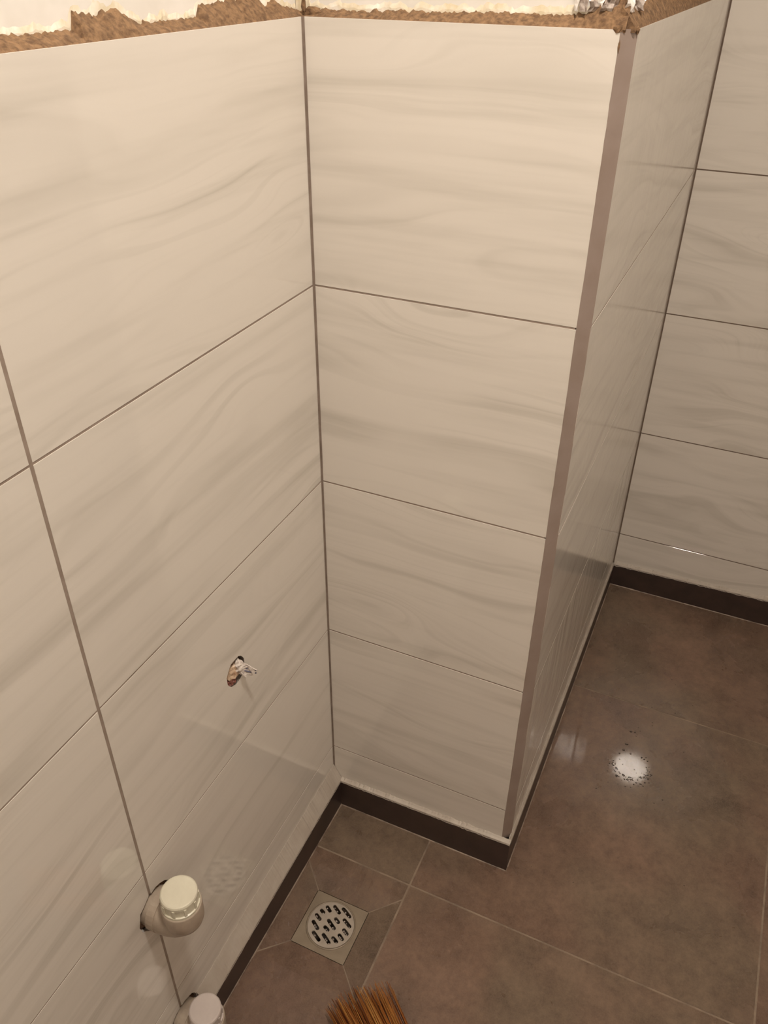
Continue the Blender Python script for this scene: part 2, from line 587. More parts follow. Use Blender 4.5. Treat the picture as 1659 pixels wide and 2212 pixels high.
def smear(parent, fr, us, prof_h, seed, mat='smear', z0=ZT - 0.002, name='adhesive_smear', w=-BED, th=0.0014, jag=0.006):
    rnd = random.Random(seed)
    u0, u1 = us
    n = int(abs(u1 - u0) / 0.003)
    V, Fc = [], []
    for i in range(n + 1):
        u = u0 + (u1 - u0) * i / n
        h = prof_h[-1][1]
        for (a, ha), (b2, hb) in zip(prof_h, prof_h[1:]):
            if a <= u <= b2:
                h = ha + (hb - ha) * (u - a) / (b2 - a)
        h = max(0.002, h + jag * (mnoise.noise((u * 70, seed, 1)) + 0.5 * mnoise.noise((u * 260, seed, 2))))
        V += [(u, z0, w), (u, z0, w + th), (u, z0 + h * 0.7, w + th * rnd.uniform(0.5, 1.2)), (u, z0 + h, w)]
    for i in range(n):
        for k in range(4):
            k2 = (k + 1) % 4
            Fc.append((i * 4 + k, i * 4 + k2, i * 4 + 4 + k2, i * 4 + 4 + k))
    Fc += [(0, 1, 2, 3), (n * 4 + 3, n * 4 + 2, n * 4 + 1, n * 4)]
    return add(name, V, Fc, mat, parent, fr)


hl = [(-1.6, 0.012), (-0.50, 0.011), (-0.43, 0.0085), (-0.39, 0.0075), (-0.342, 0.0075), (-0.338, 0.0185), (-0.318, 0.0165),
      (-0.285, 0.0190), (-0.262, 0.0075), (-0.215, 0.0065), (-0.175, 0.007), (-0.168, 0.0165), (-0.10, 0.0195),
      (-0.06, 0.017), (-0.055, 0.008), (-0.035, 0.0165), (-0.018, 0.010), (0.018, 0.004)]
ledge(wall_left, FL, (RY + 0.02, 0.017), hl, seed=4)
sm = [(u, h + 0.007) for u, h in hl]
smear(wall_left, FL, (RY + 0.02, 0.017), sm, 12)

# ------------------------------------------------------------------ the pier (front and side faces)
v, f = prism_vf([(-0.02, BED), (PX - BED, BED), (PX - BED, D + 0.10), (-0.02, D + 0.10)], [], -0.02, HC)
wall_pier = add('wall_pier', v, f, 'plaster')
tag(wall_pier, 'tiled corner pier with grey filler down its outer edge and bare plaster above', 'wall', 'structure')
v, f = box_vf(0.0, PW, 0.0, ZT - 0.001, -BED, -T + 0.0002)
add('adhesive_bed', v, f, 'adhesive', wall_pier, FF)
v, f = box_vf(-0.001, PW - 0.002, 0.0, ZT - 0.0015, -T + 0.0002, -0.0005)
add('grout', v, f, 'grout', wall_pier, FF)
v, f = box_vf(CH, D, 0.0, ZT - 0.001, -BED, -T + 0.0002)
add('adhesive_bed', v, f, 'adhesive', wall_pier, FS)
v, f = box_vf(CH + 0.002, D, 0.0, ZT - 0.0015, -T + 0.0002, -0.0005)
add('grout', v, f, 'grout', wall_pier, FS)
for r, (v0, v1) in enumerate(rows(4)):
    put_tile(wall_pier, FF, 0.0022, v0, PW, v1)
    put_tile(wall_pier, FS, CH, v0, D - 0.0025, v1)['wave'] = 22.0 if r < 2 else 3.0
fh = [(0.0, 0.003), (0.02, 0.006), (0.06, 0.005), (0.10, 0.007), (0.16, 0.007), (0.22, 0.009), (0.27, 0.0085), (0.31, 0.010),
      (0.322, 0.022), (0.345, 0.024), (0.348, 0.022)]
ledge(wall_pier, FF, (-0.017, PW + 0.004), fh, seed=9)
smear(wall_pier, FF, (-0.017, PX - BED), [(u, h + 0.008) for u, h in fh], 15)
ledge(wall_pier, FS, (CH - 0.006, D - 0.001), [(0.0, 0.018), (0.05, 0.020), (0.3, 0.022), (0.9, 0.018)], seed=13, jag=0.002)
smear(wall_pier, FS, (BED, D - 0.001), [(0.0, 0.030), (0.9, 0.028)], 17)

# grey filler strip on the outer corner: a chamfer with chipped edges
V, Fc = [], []
nz = 120
zb, zt = 0.078, ZT - 0.001
for i in range(nz + 1):
    z = zb + (zt - zb) * i / nz
    j1 = 0.0010 * mnoise.noise((z * 9, 1, 0)) + 0.0006 * mnoise.noise((z * 60, 4, 0))
    j2 = 0.0006 * mnoise.noise((z * 12, 2, 5))
    V += [(PW - 0.0002 + j1, -0.0004, z), (PW - 0.0002 + j1, 0.002, z), (PX - 0.012, CH + 0.002, z), (PX + 0.0003, CH + j2 + 0.0004, z), (PX - 0.001, CH - 0.001 + j2, z), (PW + 0.0012 + j1, 0.0008, z)]
for i in range(nz):
    for k in range(6):
        k2 = (k + 1) % 6
        Fc.append((i * 6 + k, i * 6 + k2, i * 6 + 6 + k2, i * 6 + 6 + k))
Fc += [tuple(range(6)), tuple(range(nz * 6 + 5, nz * 6 - 1, -1))]
ct = add('corner_strip', V, Fc, 'trim', wall_pier)
ct['label'] = 'grey filler strip down the outer corner'

# ------------------------------------------------------------------ back, right and rear walls, ceiling
def simple_wall(name, label, fr, u0, u1, cols, nrow, back=0.12, uw=None, rec=0.0006, tilt=True, grout='grout'):
    bu0, bu1 = uw if uw else (u0, u1)
    v, f = box_vf(bu0, bu1, -0.02, HC, -back, -BED)
    w = link(name, mesh_from(name, [fr @ Vector(p) for p in v], f, 'plaster'))
    tag(w, label, 'wall', 'structure')
    zt = Z1 + nrow * PITCH
    v, f = box_vf(u0, u1, 0.0, zt - 0.001, -BED, -T + 0.0002)
    add('adhesive_bed', v, f, 'adhesive', w, fr)
    v, f = box_vf(u0, u1, 0.0, zt - 0.0015, -T + 0.0002, -rec)
    add('grout', v, f, grout, w, fr)
    for r, (v0, v1) in enumerate(rows(nrow)):
        for (a, b2) in cols:
            put_tile(w, fr, a, v0, b2, v1, tilt=tilt)
    return w


wall_back = simple_wall('wall_back', 'back wall of pale tiles with brownish streaks behind the pier', FB, PX - BED + 0.001, RX,
                        [(PX + 0.0028, 0.9), (0.9 + COL_GAP, RX - 0.003)], 7, rec=0.0003, tilt=False, grout='grout_dark', uw=(PX - BED + 0.0005, RX + 0.12))
simple_wall('wall_right', 'right wall of pale tiles beyond the picture edge', FR, -D + 0.0, -RY,
            [(-D + 0.003, -D + 0.6), (-D + 0.604, -D + 1.2), (-D + 1.204, -D + 1.8), (-D + 1.804, -RY - 0.003)], 7, uw=(-D - 0.12, -RY + 0.12))
simple_wall('wall_rear', 'rear wall of pale tiles on the viewer side of the room', FE, -RX, 0.0,
            [(-RX + 0.003, -RX + 0.6), (-RX + 0.604, -RX + 1.2), (-RX + 1.204, -0.003)], 7, uw=(-RX, 0.018))
v, f = box_vf(-0.15, RX + 0.15, RY - 0.15, D + 0.15, HC, HC + 0.1)
tag(add('ceiling', v, f, 'ceiling'), 'plain white ceiling over the wet room', 'ceiling', 'structure')

# ------------------------------------------------------------------ floor
JX, JY, G = 0.2125, -0.1105, 0.0034        # floor joint lines and width
DX0, DX1, DY0, DY1 = 0.0625, 0.1650, -0.2910, -0.1885   # drain plate
DCX, DCY, DR = 0.1140, -0.2375, 0.0415
BTL, BTF, BTS, BTB = 0.0176, 0.0075, 0.0042, 0.0085      # skirting thicknesses
cx0, cx1, cy0, cy1 = 0.064, 0.1635, -0.2895, -0.19
# sub-floor slab (with the drain opening), L-shaped round the pier
slab_outer = [(0.0, RY), (RX, RY), (RX, D), (PX, D), (PX, 0.0), (0.0, 0.0)]
hole_d = [(DCX + 0.040 * math.cos(2 * math.pi * k / 32), DCY + 0.040 * math.sin(2 * math.pi * k / 32)) for k in range(32)]
v, f = prism_vf(slab_outer, [hole_d], -0.06, -T - 0.004)
floor = add('floor', v, f, 'floor_grout')
tag(floor, 'wet floor of large dark brown-grey stone tiles', 'floor', 'structure')
v, f = prism_vf(slab_outer, [[(DX0 - 0.075 * 0, DY0), (DX1, DY0), (DX1, DY1), (DX0, DY1)]], -T - 0.004, -0.0012)
# grout sits lower inside the funnel of the drain, so the bed is split there
funnel = [(0.005, JY - 0.6), (JX - G / 2, JY - 0.6), (JX - G / 2, JY - G / 2), (0.005, JY - G / 2)]
v, f = prism_vf(slab_outer, [funnel], -T - 0.004, -0.0004)
add('grout', v, f, 'floor_grout', floor)


def floor_tile(poly, zs=None):
    u0, v0 = min(p[0] for p in poly), min(p[1] for p in poly)
    n = len(poly)
    pl = [Vector((p[0] - u0, p[1] - v0, 0)) for p in poly]
    tr = tessellate_polygon([pl])
    zs = zs or [0.0] * n
    b = 0.0007
    cen = sum(pl, Vector()) / n
    V = [(p.x, p.y, -T + z) for p, z in zip(pl, zs)] + [(p.x, p.y, z) for p, z in zip(pl, zs)]
    Fc = [tuple(t) for t in tr] + [tuple(i + n for i in t) for t in tr]
    for i in range(n):
        k = (i + 1) % n
        Fc.append((i, k, k + n, i + n))
    o = add('tile', V, Fc, 'floor', floor, Matrix.Translation((u0, v0, 0)))
    return finish_tile(o)


g = G / 2
X2 = JX + 0.6025
Y2 = JY + 0.628
# tile notched round the pier's outer corner
floor_tile([(JX + g, JY + g), (X2 - g, JY + g), (X2 - g, Y2 - g), (PX + BTS + 0.001, Y2 - g), (PX + BTS + 0.001, -BTF - 0.001), (JX + g, -BTF - 0.001)])
floor_tile([(BTL + 0.001, JY + g), (JX - g, JY + g), (JX - g, -BTF - 0.001), (BTL + 0.001, -BTF - 0.001)])
floor_tile([(JX + g, JY - 0.6), (X2 - g, JY - 0.6), (X2 - g, JY - g), (JX + g, JY - g)])
floor_tile([(X2 + g, JY + g), (RX, JY + g), (RX, Y2 - g), (X2 + g, Y2 - g)])
floor_tile([(X2 + g, JY - 0.6), (RX, JY - 0.6), (RX, JY - g), (X2 + g, JY - g)])
floor_tile([(PX + BTS + 0.001, Y2 + g), (X2 - g, Y2 + g), (X2 - g, D - BTB - 0.001), (PX + BTS + 0.001, D - BTB - 0.001)])
floor_tile([(X2 + g, Y2 + g), (RX, Y2 + g), (RX, D - BTB - 0.001), (X2 + g, D - BTB - 0.001)])
for (a, b2) in ((BTL + 0.001, JX - g), (JX + g, X2 - g), (X2 + g, RX)):
    floor_tile([(a, RY), (b2, RY), (b2, JY - 0.6 - G), (a, JY - 0.6 - G)])
# four cut pieces falling towards the drain
FX0, FX1, FY0, FY1 = BTL + 0.001, JX - g, JY - 0.6, JY - g
dz = -0.0035
e = 0.0011
cutg = 0.0018
# where the mitres leave each drain corner and reach the edges
mNE = (FX1, DY1 + (FX1 - DX1))
mNW = (FX0, DY1 + (DX0 - FX0))
mSW = (FX0, DY0 - (DX0 - FX0))
mSE = (FX1, DY0 - (FX1 - DX1))
def zslope(p):
    d = max(DX0 - p[0], p[0] - DX1, DY0 - p[1], p[1] - DY1, 0)
    return dz + (0 - dz) * min(1, d / 0.048)
def piece(poly):
    floor_tile(poly, [zslope(p) for p in poly])
piece([(DX0 + 0.0, DY1 + e), (DX1, DY1 + e), (mNE[0], mNE[1] + cutg), (FX1, FY1), (FX0, FY1), (mNW[0], mNW[1] + cutg)])
piece([(DX1 + e, DY0), (mSE[0], mSE[1] + cutg), (mNE[0], mNE[1] - cutg), (DX1 + e, DY1)])
piece([(DX0, DY0 - e), (mSW[0], mSW[1] - cutg), (FX0, FY0), (FX1, FY0), (mSE[0], mSE[1] - cutg), (DX1, DY0 - e)])
piece([(DX0 - e, DY0), (DX0 - e, DY1), (mNW[0], mNW[1] - cutg), (mSW[0], mSW[1] + cutg)])
# grout filling the mitre joints of the funnel, following the fall
def mitre(a, b2, wdt=0.0030):
    a, b2 = Vector(a), Vector(b2)
    d = (b2 - a).normalized()
    nn = Vector((-d.y, d.x)) * wdt / 2
    q = [a + nn, a - nn, b2 - nn, b2 + nn]
    zz = [zslope(p) - 0.0002 for p in q]
    V = [(p.x, p.y, z) for p, z in zip(q, zz)] + [(p.x, p.y, z - 0.006) for p, z in zip(q, zz)]
    add('mitre_grout', V, [(0, 1, 2, 3), (7, 6, 5, 4), (0, 4, 5, 1), (1, 5, 6, 2), (2, 6, 7, 3), (3, 7, 4, 0)], 'floor_grout', floor)
mitre((DX1, DY1), mNE); mitre((DX0, DY1), mNW); mitre((DX0, DY0), mSW); mitre((DX1, DY0), mSE)

# ------------------------------------------------------------------ skirting
def skirting(name, label, fr, pieces, ztop, th, seed, fillet_h=0.010, bead=True):
    """pieces: (u0, u1) runs; ztop(u); th = thickness"""
    w = bpy.data.objects.new(name, None)
    C.objects.link(w)
    tag(w, label, 'skirting', 'structure')
    for (a, b2) in pieces:
        n = 12
        V, Fc = [], []
        for i in range(n + 1):
            u = a + (b2 - a) * i / n
            z = ztop(u)
            V += [(u, -0.004, 0.0), (u, -0.004, th), (u, z - 0.001, th), (u, z, th - 0.001), (u, z, 0.0)]
        for i in range(n):
            for k in range(5):
                k2 = (k + 1) % 5
                Fc.append((i * 5 + k, i * 5 + k2, i * 5 + 5 + k2, i * 5 + 5 + k))
        Fc += [tuple(range(5)), tuple(range(n * 5 + 4, n * 5 - 1, -1))]
        add('skirting_tile', V, Fc, 'base', w, fr)
        # uneven grout run along the top edge
        rnd = random.Random(seed)
        n = int((b2 - a) / 0.003)
        V, Fc = [], []
        for i in range(n + 1):
            u = a + (b2 - a) * i / n
            z = ztop(u)
            j = 0.0022 * mnoise.noise((u * 55, seed, 0)) + 0.0016 * mnoise.noise((u * 210, seed, 4)) + rnd.uniform(-0.0003, 0.0003)
            hh = max(0.003, fillet_h + j * 1.6)
            lap = 0.0008 + j
            V += [(u, z - 0.004, -0.001), (u, z - 0.0022 + min(0, -lap), th + 0.0004), (u, z + 0.0010, th - 0.0006), (u, z + hh * 0.55, th * 0.45), (u, z + hh, 0.0004), (u, z + hh, -0.001)]
        for i in range(n):
            for k in range(6):
                k2 = (k + 1) % 6
                Fc.append((i * 6 + k, i * 6 + k2, i * 6 + 6 + k2, i * 6 + 6 + k))
        Fc += [tuple(range(6)), tuple(range(n * 6 + 5, n * 6 - 1, -1))]
        add('top_grout', V, Fc, 'fillet', w, fr)
        if bead:
            n = int((b2 - a) / 0.005)
            V, Fc = [], []
            for i in range(n + 1):
                u = a + (b2 - a) * i / n
                s = 0.0019 + 0.0012 * mnoise.noise((u * 60, seed + 5, 0))
                V += [(u, -0.001, th - 0.001), (u, -0.001, th + s * 1.5), (u, s * 0.5, th + s * 0.7), (u, s, th - 0.001)]
            for i in range(n):
                for k in range(4):
                    k2 = (k + 1) % 4
                    Fc.append((i * 4 + k, i * 4 + k2, i * 4 + 4 + k2, i * 4 + 4 + k))
            Fc += [(0, 1, 2, 3), (n * 4 + 3, n * 4 + 2, n * 4 + 1, n * 4)]
            add('floor_bead', V, Fc, 'bead', w, fr, smooth=True)
    return w


skirting('baseboard_left', 'dark skirting tile along the left wall below the capped pipes', FL,
         [(-0.4655, -0.0005), (RY + 0.002, -0.540)], lambda u: 0.0735 + 0.030 * max(u, -0.5), BTL, 31, fillet_h=0.034)
skirting('baseboard_pier_front', 'dark skirting tile at the foot of the pier facing the drain', FF,
         [(BTL - 0.001, PX + BTS)], lambda u: 0.0725 + 0.024 * u, BTF, 32, fillet_h=0.005)
skirting('baseboard_pier_side', 'narrow dark skirting tile along the pier side by the wet patch', FS,
         [(0.001, D - 0.001)], lambda u: 0.081 - 0.018 * u, BTS, 33, fillet_h=0.006)
skirting('baseboard_back', 'dark skirting tile at the foot of the back wall', FB,
         [(PX + BTS, RX - 0.001)], lambda u: 0.066 + 0.030 * (u - 0.363), BTB, 34, fillet_h=0.005)

# ------------------------------------------------------------------ floor drain
drain = bpy.data.objects.new('floor_drain', None)
C.objects.link(drain)
drain.location = (DCX, DCY, dz)
tag(drain, 'round slotted metal floor drain in a square plate by the left skirting', 'drain')
sq = [(DX0 - DCX, DY0 - DCY), (DX1 - DCX, DY0 - DCY), (DX1 - DCX, DY1 - DCY), (DX0 - DCX, DY1 - DCY)]
circ = lambda r, n=48: [(r * math.cos(2 * math.pi * k / n), r * math.sin(2 * math.pi * k / n)) for k in range(n)]
v, f = prism_vf(sq, [circ(DR + 0.0012)], -0.006, 0.0002)
add('plate', v, f, 'drain_plate', drain)
# collar ring round the grate
prof = [(DR + 0.0004, -0.001), (DR + 0.0004, 0.0012), (DR + 0.0022, 0.0013), (DR + 0.0034, 0.0002), (DR + 0.0034, -0.001)]
V, Fc = [], []
sg = 56
for (r, z) in prof:
    for k in range(sg):
        a = 2 * math.pi * k / sg
        V.append((r * math.cos(a), r * math.sin(a), z))
for j in range(len(prof)):
    j2 = (j + 1) % len(prof)
    for k in range(sg):
        k2 = (k + 1) % sg
        Fc.append((j * sg + k, j * sg + k2, j2 * sg + k2, j2 * sg + k))
add('collar', V, Fc, 'drain_plate', drain, smooth=True)
# slots measured on the grate: pairs of end points (x, y) from the centre, in metres
SLOTS = [(-0.0308, 0.018, -0.0198, 0.0133), (-0.024, 0.0282, -0.0107, 0.0203), (-0.0122, 0.0346, 0.0062, 0.0243), (0.0039, 0.0371, 0.0265, 0.0259), (-0.0353, 0.0072, -0.0202, -0.0005), (-0.0343, -0.0058, -0.0159, -0.0176), (-0.0104, 0.0071, 0.0109, -0.0052), (-0.0, 0.0148, 0.0127, 0.008), (0.0147, 0.0196, 0.0346, 0.0096), (-0.0109, -0.0066, 0.0022, -0.0119), (0.0222, 0.0031, 0.0361, -0.0048), (-0.0248, -0.0233, -0.004, -0.0344), (-0.0067, -0.0196, 0.0142, -0.0315), (0.0112, -0.0179, 0.0256, -0.0244), (0.0193, -0.0085, 0.0327, -0.0166)]
hw = 0.0033
slot_loops = []
for (x0, y0, x1, y1) in SLOTS:
    a, b2 = Vector((x0, y0)), Vector((x1, y1))
    d = (b2 - a).normalized()
    ang = math.atan2(d.y, d.x)
    lp = []
    for k in range(7):
        t = ang + math.pi / 2 + math.pi * k / 6
        lp.append((a.x + d.x * hw + hw * math.cos(t), a.y + d.y * hw + hw * math.sin(t)))
    for k in range(7):
        t = ang - math.pi / 2 + math.pi * k / 6
        lp.append((b2.x - d.x * hw + hw * math.cos(t), b2.y - d.y * hw + hw * math.sin(t)))
    slot_loops.append(lp)
v, f = prism_vf(circ(DR, 64), slot_loops, -0.0012, 0.0012)
gr = add('grate', v, f, 'steel', drain)
V, Fc = lathe_vf([(DR - 0.0006, -0.05), (DR - 0.0006, -0.0493)], 40)
add('well_floor', V, Fc, 'well', drain)
prof = [(DR - 0.001, -0.0493), (DR - 0.001, -0.0013), (DR + 0.0005, -0.0013), (DR + 0.0005, -0.0493)]
V, Fc = [], []
for (r, z) in prof:
    for k in range(40):
        a = 2 * math.pi * k / 40
        V.append((r * math.cos(a), r * math.sin(a), z))
for j in range(4):
    j2 = (j + 1) % 4
    for k in range(40):
        k2 = (k + 1) % 40
        Fc.append((j * 40 + k, j * 40 + k2, j2 * 40 + k2, j2 * 40 + k))
add('well', V, Fc, 'well', drain, smooth=True)
# bits of pale debris and drops caught just under the grate
rnd = random.Random(5)
V, Fc = [], []
for (x0, y0, x1, y1) in SLOTS:
    for q in range(3):
        t = rnd.uniform(0.15, 0.9)
        px, py, s = x0 + (x1 - x0) * t, y0 + (y1 - y0) * t, rnd.uniform(0.0012, 0.0022)
        n0 = len(V)
        for k in range(6):
            a = 2 * math.pi * k / 6
            V.append((px + s * math.cos(a), py + s * math.sin(a), -0.0042))
        V += [(px, py, -0.0042 + s * 0.8), (px, py, -0.0075)]
        for k in range(6):
            k2 = (k + 1) % 6
            Fc += [(n0 + k, n0 + k2, n0 + 6), (n0 + k2, n0 + k, n0 + 7)]
db = add('debris', V, Fc, 'film', drain, smooth=True)
db['kind'] = 'stuff'
db['label'] = 'wet pale grit caught under the slots'

# ------------------------------------------------------------------ capped pipe elbows
def fitting(y, z, label, capmat):
    e = bpy.data.objects.new('pipe_elbow', None)
    C.objects.link(e)
    e.location = (0, y, z)
    tag(e, label, 'pipe fitting', group='capped pipe stubs on the left wall')
    XV = 0.047
    # elbow: out of the wall, then up
    R = 0.026
    path = [(-0.05, 0, 0), (-0.02, 0, 0), (0.0, 0, 0), (XV - R, 0, 0)]
    rad = [0.026, 0.026, 0.0265, 0.0280]
    for k in range(1, 9):
        a = math.pi / 2 * k / 8
        path.append((XV - R + R * math.sin(a), 0, R - R * math.cos(a)))
        rad.append(0.0280 - 0.0030 * k / 8)
    path.append((XV, 0, 0.034))
    rad.append(0.0250)
    V, Fc = tube_vf(path, rad, 28, up=(0, 1, 0))
    add('elbow', V, Fc, 'pvc', e, smooth=True)
    # shoulder ring where the horizontal spigot enters the socket
    V, Fc = tube_vf([(0.004, 0, 0), (0.0045, 0, 0), (0.016, 0, 0), (0.0165, 0, 0)], [0.0270, 0.0288, 0.0288, 0.0270], 28, up=(0, 1, 0))
    add('wall_socket', V, Fc, 'pvc', e, smooth=False)
    # upright socket
    prof = [(0.0235, 0.004), (0.0262, 0.012), (0.0264, 0.040), (0.0256, 0.0425), (0.022, 0.0428)]
    V, Fc = lathe_vf(prof, 40)
    add('socket', V, Fc, 'pvc', e, Matrix.Translation((XV, 0, 0)), smooth=True)
    # screw cap: flange, ribbed side, domed top
    prof = [(0.0215, 0.041), (0.0250, 0.0425), (0.0250, 0.0465), (0.0232, 0.0472), (0.0232, 0.0590), (0.0239, 0.0600), (0.0239, 0.0640), (0.0229, 0.0662), (0.0212, 0.0672), (0.012, 0.0676), (0.004, 0.0677)]
    V, Fc = lathe_vf(prof, 48)
    cp = add('cap', V, Fc, capmat, e, Matrix.Translation((XV, 0, 0)), smooth=False)
    for k in range(10):
        a = 2 * math.pi * k / 10
        m = Matrix.Rotation(a, 4, 'Z')
        v, f = box_vf(0.0228, 0.0247, -0.0016, 0.0016, 0.0470, 0.0605)
        add('rib', [m @ Vector(p) for p in v], f, capmat, cp)
    # broken cement packed into the hole
    rnd2 = random.Random(int(z * 1000))
    V, Fc = [], []
    n = 30
    for i in range(n):
        a = 2 * math.pi * i / n
        ro = 0.0335 + rnd2.uniform(-0.001, 0.001)
        wv = -0.004 + rnd2.uniform(-0.002, 0.0025)
        V += [(-0.016, ro * math.cos(a), ro * math.sin(a)), (wv - 0.004, ro * math.cos(a), ro * math.sin(a)), (wv, 0.0264 * math.cos(a), 0.0264 * math.sin(a)), (-0.016, 0.0264 * math.cos(a), 0.0264 * math.sin(a))]
    for i in range(n):
        i2 = (i + 1) % n
        for k in range(4):
            k2 = (k + 1) % 4
            Fc.append((i * 4 + k, i * 4 + k2, i2 * 4 + k2, i2 * 4 + k))
    add('cement_packing', V, Fc, 'hole', e)
    return e


fitting(PIPES[0][0], PIPES[0][1], 'upper cream pipe elbow with ivory ribbed cap on the left wall joint', 'pvc_cap')
fitting(PIPES[1][0], PIPES[1][1], 'lower pipe elbow with pinkish cap just above the left skirting', 'pvc_cap2')

# ------------------------------------------------------------------ wires in the wall hole
# dark lining of the recess (belongs to the wall)
V, Fc = [], []
nn = 20
for w_, r_ in ((-0.012, 0.0238), (-0.055, 0.0235)):
    for k in range(nn):
        a = 2 * math.pi * k / nn
        V.append((WH[0] + r_ * math.cos(a), WH[1] + r_ * math.sin(a), w_))
V.append((WH[0], WH[1], -0.056))
for k in range(nn):
    k2 = (k + 1) % nn
    Fc += [(k, k2, nn + k2, nn + k), (nn + k, nn + k2, 2 * nn)]
add('hole_lining', V, Fc, 'hole', wall_left, FL, fix=False)

wires = bpy.data.objects.new('wire_bundle', None)
C.objects.link(wires)
wires.location = (0, WH[0], WH[1])
tag(wires, 'plastic-wrapped wire ends poking out of the hole in the left wall', 'wires')


def crumple(cen, rad, seed, amp, sub=3):
    bm = bmesh.new()
    bmesh.ops.create_icosphere(bm, subdivisions=sub, radius=1.0)
    vs_ = []
    for vv in bm.verts:
        d = vv.co.normalized()
        k = 1 + amp * (mnoise.noise(d * 2.2 + Vector((seed, 0, 0))) + 0.6 * mnoise.noise(d * 5.5 + Vector((0, seed, 0))))
        vs_.append((cen[0] + d.x * rad[0] * k, cen[1] + d.y * rad[1] * k, cen[2] + d.z * rad[2] * k))
    fs = [tuple(x.index for x in ff.verts) for ff in bm.faces]
    bm.free()
    return vs_, fs


V, Fc = crumple((-0.010, 0.001, -0.001), (0.013, 0.0165, 0.0150), 2.0, 0.30)
add('stained_wrapping', V, Fc, 'wrap2', wires)
V, Fc = crumple((-0.002, 0.007, 0.004), (0.008, 0.0095, 0.0105), 5.0, 0.35)
add('white_wrapping', V, Fc, 'wrap', wires)
V, Fc = crumple((-0.004, -0.0085, -0.0125), (0.006, 0.0080, 0.0060), 9.0, 0.4)
add('red_wire_end', V, Fc, 'red', wires)


def strip(path, widths, tw, th=0.0006, mat='wrap', name='wrap_tail'):
    V, Fc = [], []
    P = [Vector(p) for p in path]
    for i, p in enumerate(P):
        t = (P[min(i + 1, len(P) - 1)] - P[max(i - 1, 0)]).normalized()
        a0 = t.orthogonal().normalized()
        ang = tw[0] + (tw[1] - tw[0]) * i / (len(P) - 1)
        b0 = Matrix.Rotation(ang, 3, t) @ a0
        c0 = t.cross(b0)
        w = widths[i]
        cr = c0 * w * 0.35 * (1 if i % 2 else -1)
        V += [p - b0 * w - c0 * th, p + cr - c0 * th, p + b0 * w - c0 * th, p + b0 * w + c0 * th, p + cr + c0 * th, p - b0 * w + c0 * th]
    for i in range(len(P) - 1):
        for k in range(6):
            k2 = (k + 1) % 6
            Fc.append((i * 6 + k, i * 6 + k2, i * 6 + 6 + k2, i * 6 + 6 + k))
    Fc += [tuple(range(6)), tuple(range(len(P) * 6 - 1, len(P) * 6 - 7, -1))]
    return add(name, V, Fc, mat, wires)


strip([(-0.004, 0.006, 0.004), (0.004, 0.008, 0.003), (0.010, 0.011, 0.001), (0.016, 0.013, -0.002), (0.022, 0.0155, -0.005)],
      [0.0075, 0.0070, 0.0062, 0.0060, 0.0058], (0.2, 1.1))
strip([(-0.004, 0.007, 0.000), (0.004, 0.009, -0.001), (0.011, 0.010, -0.003), (0.019, 0.014, -0.009)],
      [0.0085, 0.0085, 0.0080, 0.0060], (0.0, 0.8))
strip([(-0.004, 0.004, -0.005), (0.003, 0.006, -0.008), (0.008, 0.007, -0.011), (0.011, 0.008, -0.013)],
      [0.004, 0.0034, 0.0026, 0.0018], (0.7, 1.9))
for k, (dy, dz_) in enumerate(((0.0165, -0.0035), (0.0145, -0.0068))):
    V, Fc = tube_vf([(0.0, dy - 0.008, dz_ + 0.005), (0.012, dy - 0.004, dz_ + 0.002), (0.0235, dy, dz_)], [0.0009, 0.0009, 0.0010], 8)
    add('wire', V, Fc, 'blue', wires, smooth=True)

# ------------------------------------------------------------------ scraps on the pier's top corner
scr = bpy.data.objects.new('plastic_scrap', None)
C.objects.link(scr)
scr.location = (0.345, 0.008, ZT + 0.018)
tag(scr, 'crumpled clear plastic film stuck in the cement at the pier top corner', 'plastic scrap')
rnd = random.Random(21)
for k in range(13):
    t = k / 12
    if t < 0.5:
        bx, by = -0.045 + 0.09 * t, 0.002 + rnd.uniform(-0.003, 0.004)
    else:
        bx, by = 0.002 + rnd.uniform(-0.004, 0.008), 0.004 + 0.11 * (t - 0.5)
    n = 7
    V, Fc = [], []
    hgt = rnd.uniform(0.02, 0.045)
    ax = rnd.uniform(0, math.pi)
    wd = rnd.uniform(0.003, 0.007)
    for i in range(n):
        s = i / (n - 1)
        cxp = bx + 0.004 * mnoise.noise((k * 3.1, s * 3, 0)) + 0.003 * s
        cyp = by + 0.006 * mnoise.noise((k * 2.3, s * 3, 5))
        a = ax + 1.5 * s
        w = wd * (1 - 0.4 * s)
        ca, sa = math.cos(a) * w, math.sin(a) * w
        V += [(cxp - ca, cyp - sa, -0.006 + hgt * s), (cxp + sa * 0.5, cyp - ca * 0.5, -0.006 + hgt * s), (cxp + ca, cyp + sa, -0.006 + hgt * s),
              (cxp + ca * 0.9 + 0.0007, cyp + sa * 0.9 + 0.0007, -0.006 + hgt * s), (cxp + sa * 0.4, cyp - ca * 0.4 + 0.001, -0.006 + hgt * s)]
    for i in range(n - 1):
        for q in range(5):
            q2 = (q + 1) % 5
            Fc.append((i * 5 + q, i * 5 + q2, i * 5 + 5 + q2, i * 5 + 5 + q))
    Fc += [tuple(range(5)), tuple(range(n * 5 - 1, n * 5 - 6, -1))]
    add('fold', V, Fc, 'film' if k % 3 else 'plaster', scr)

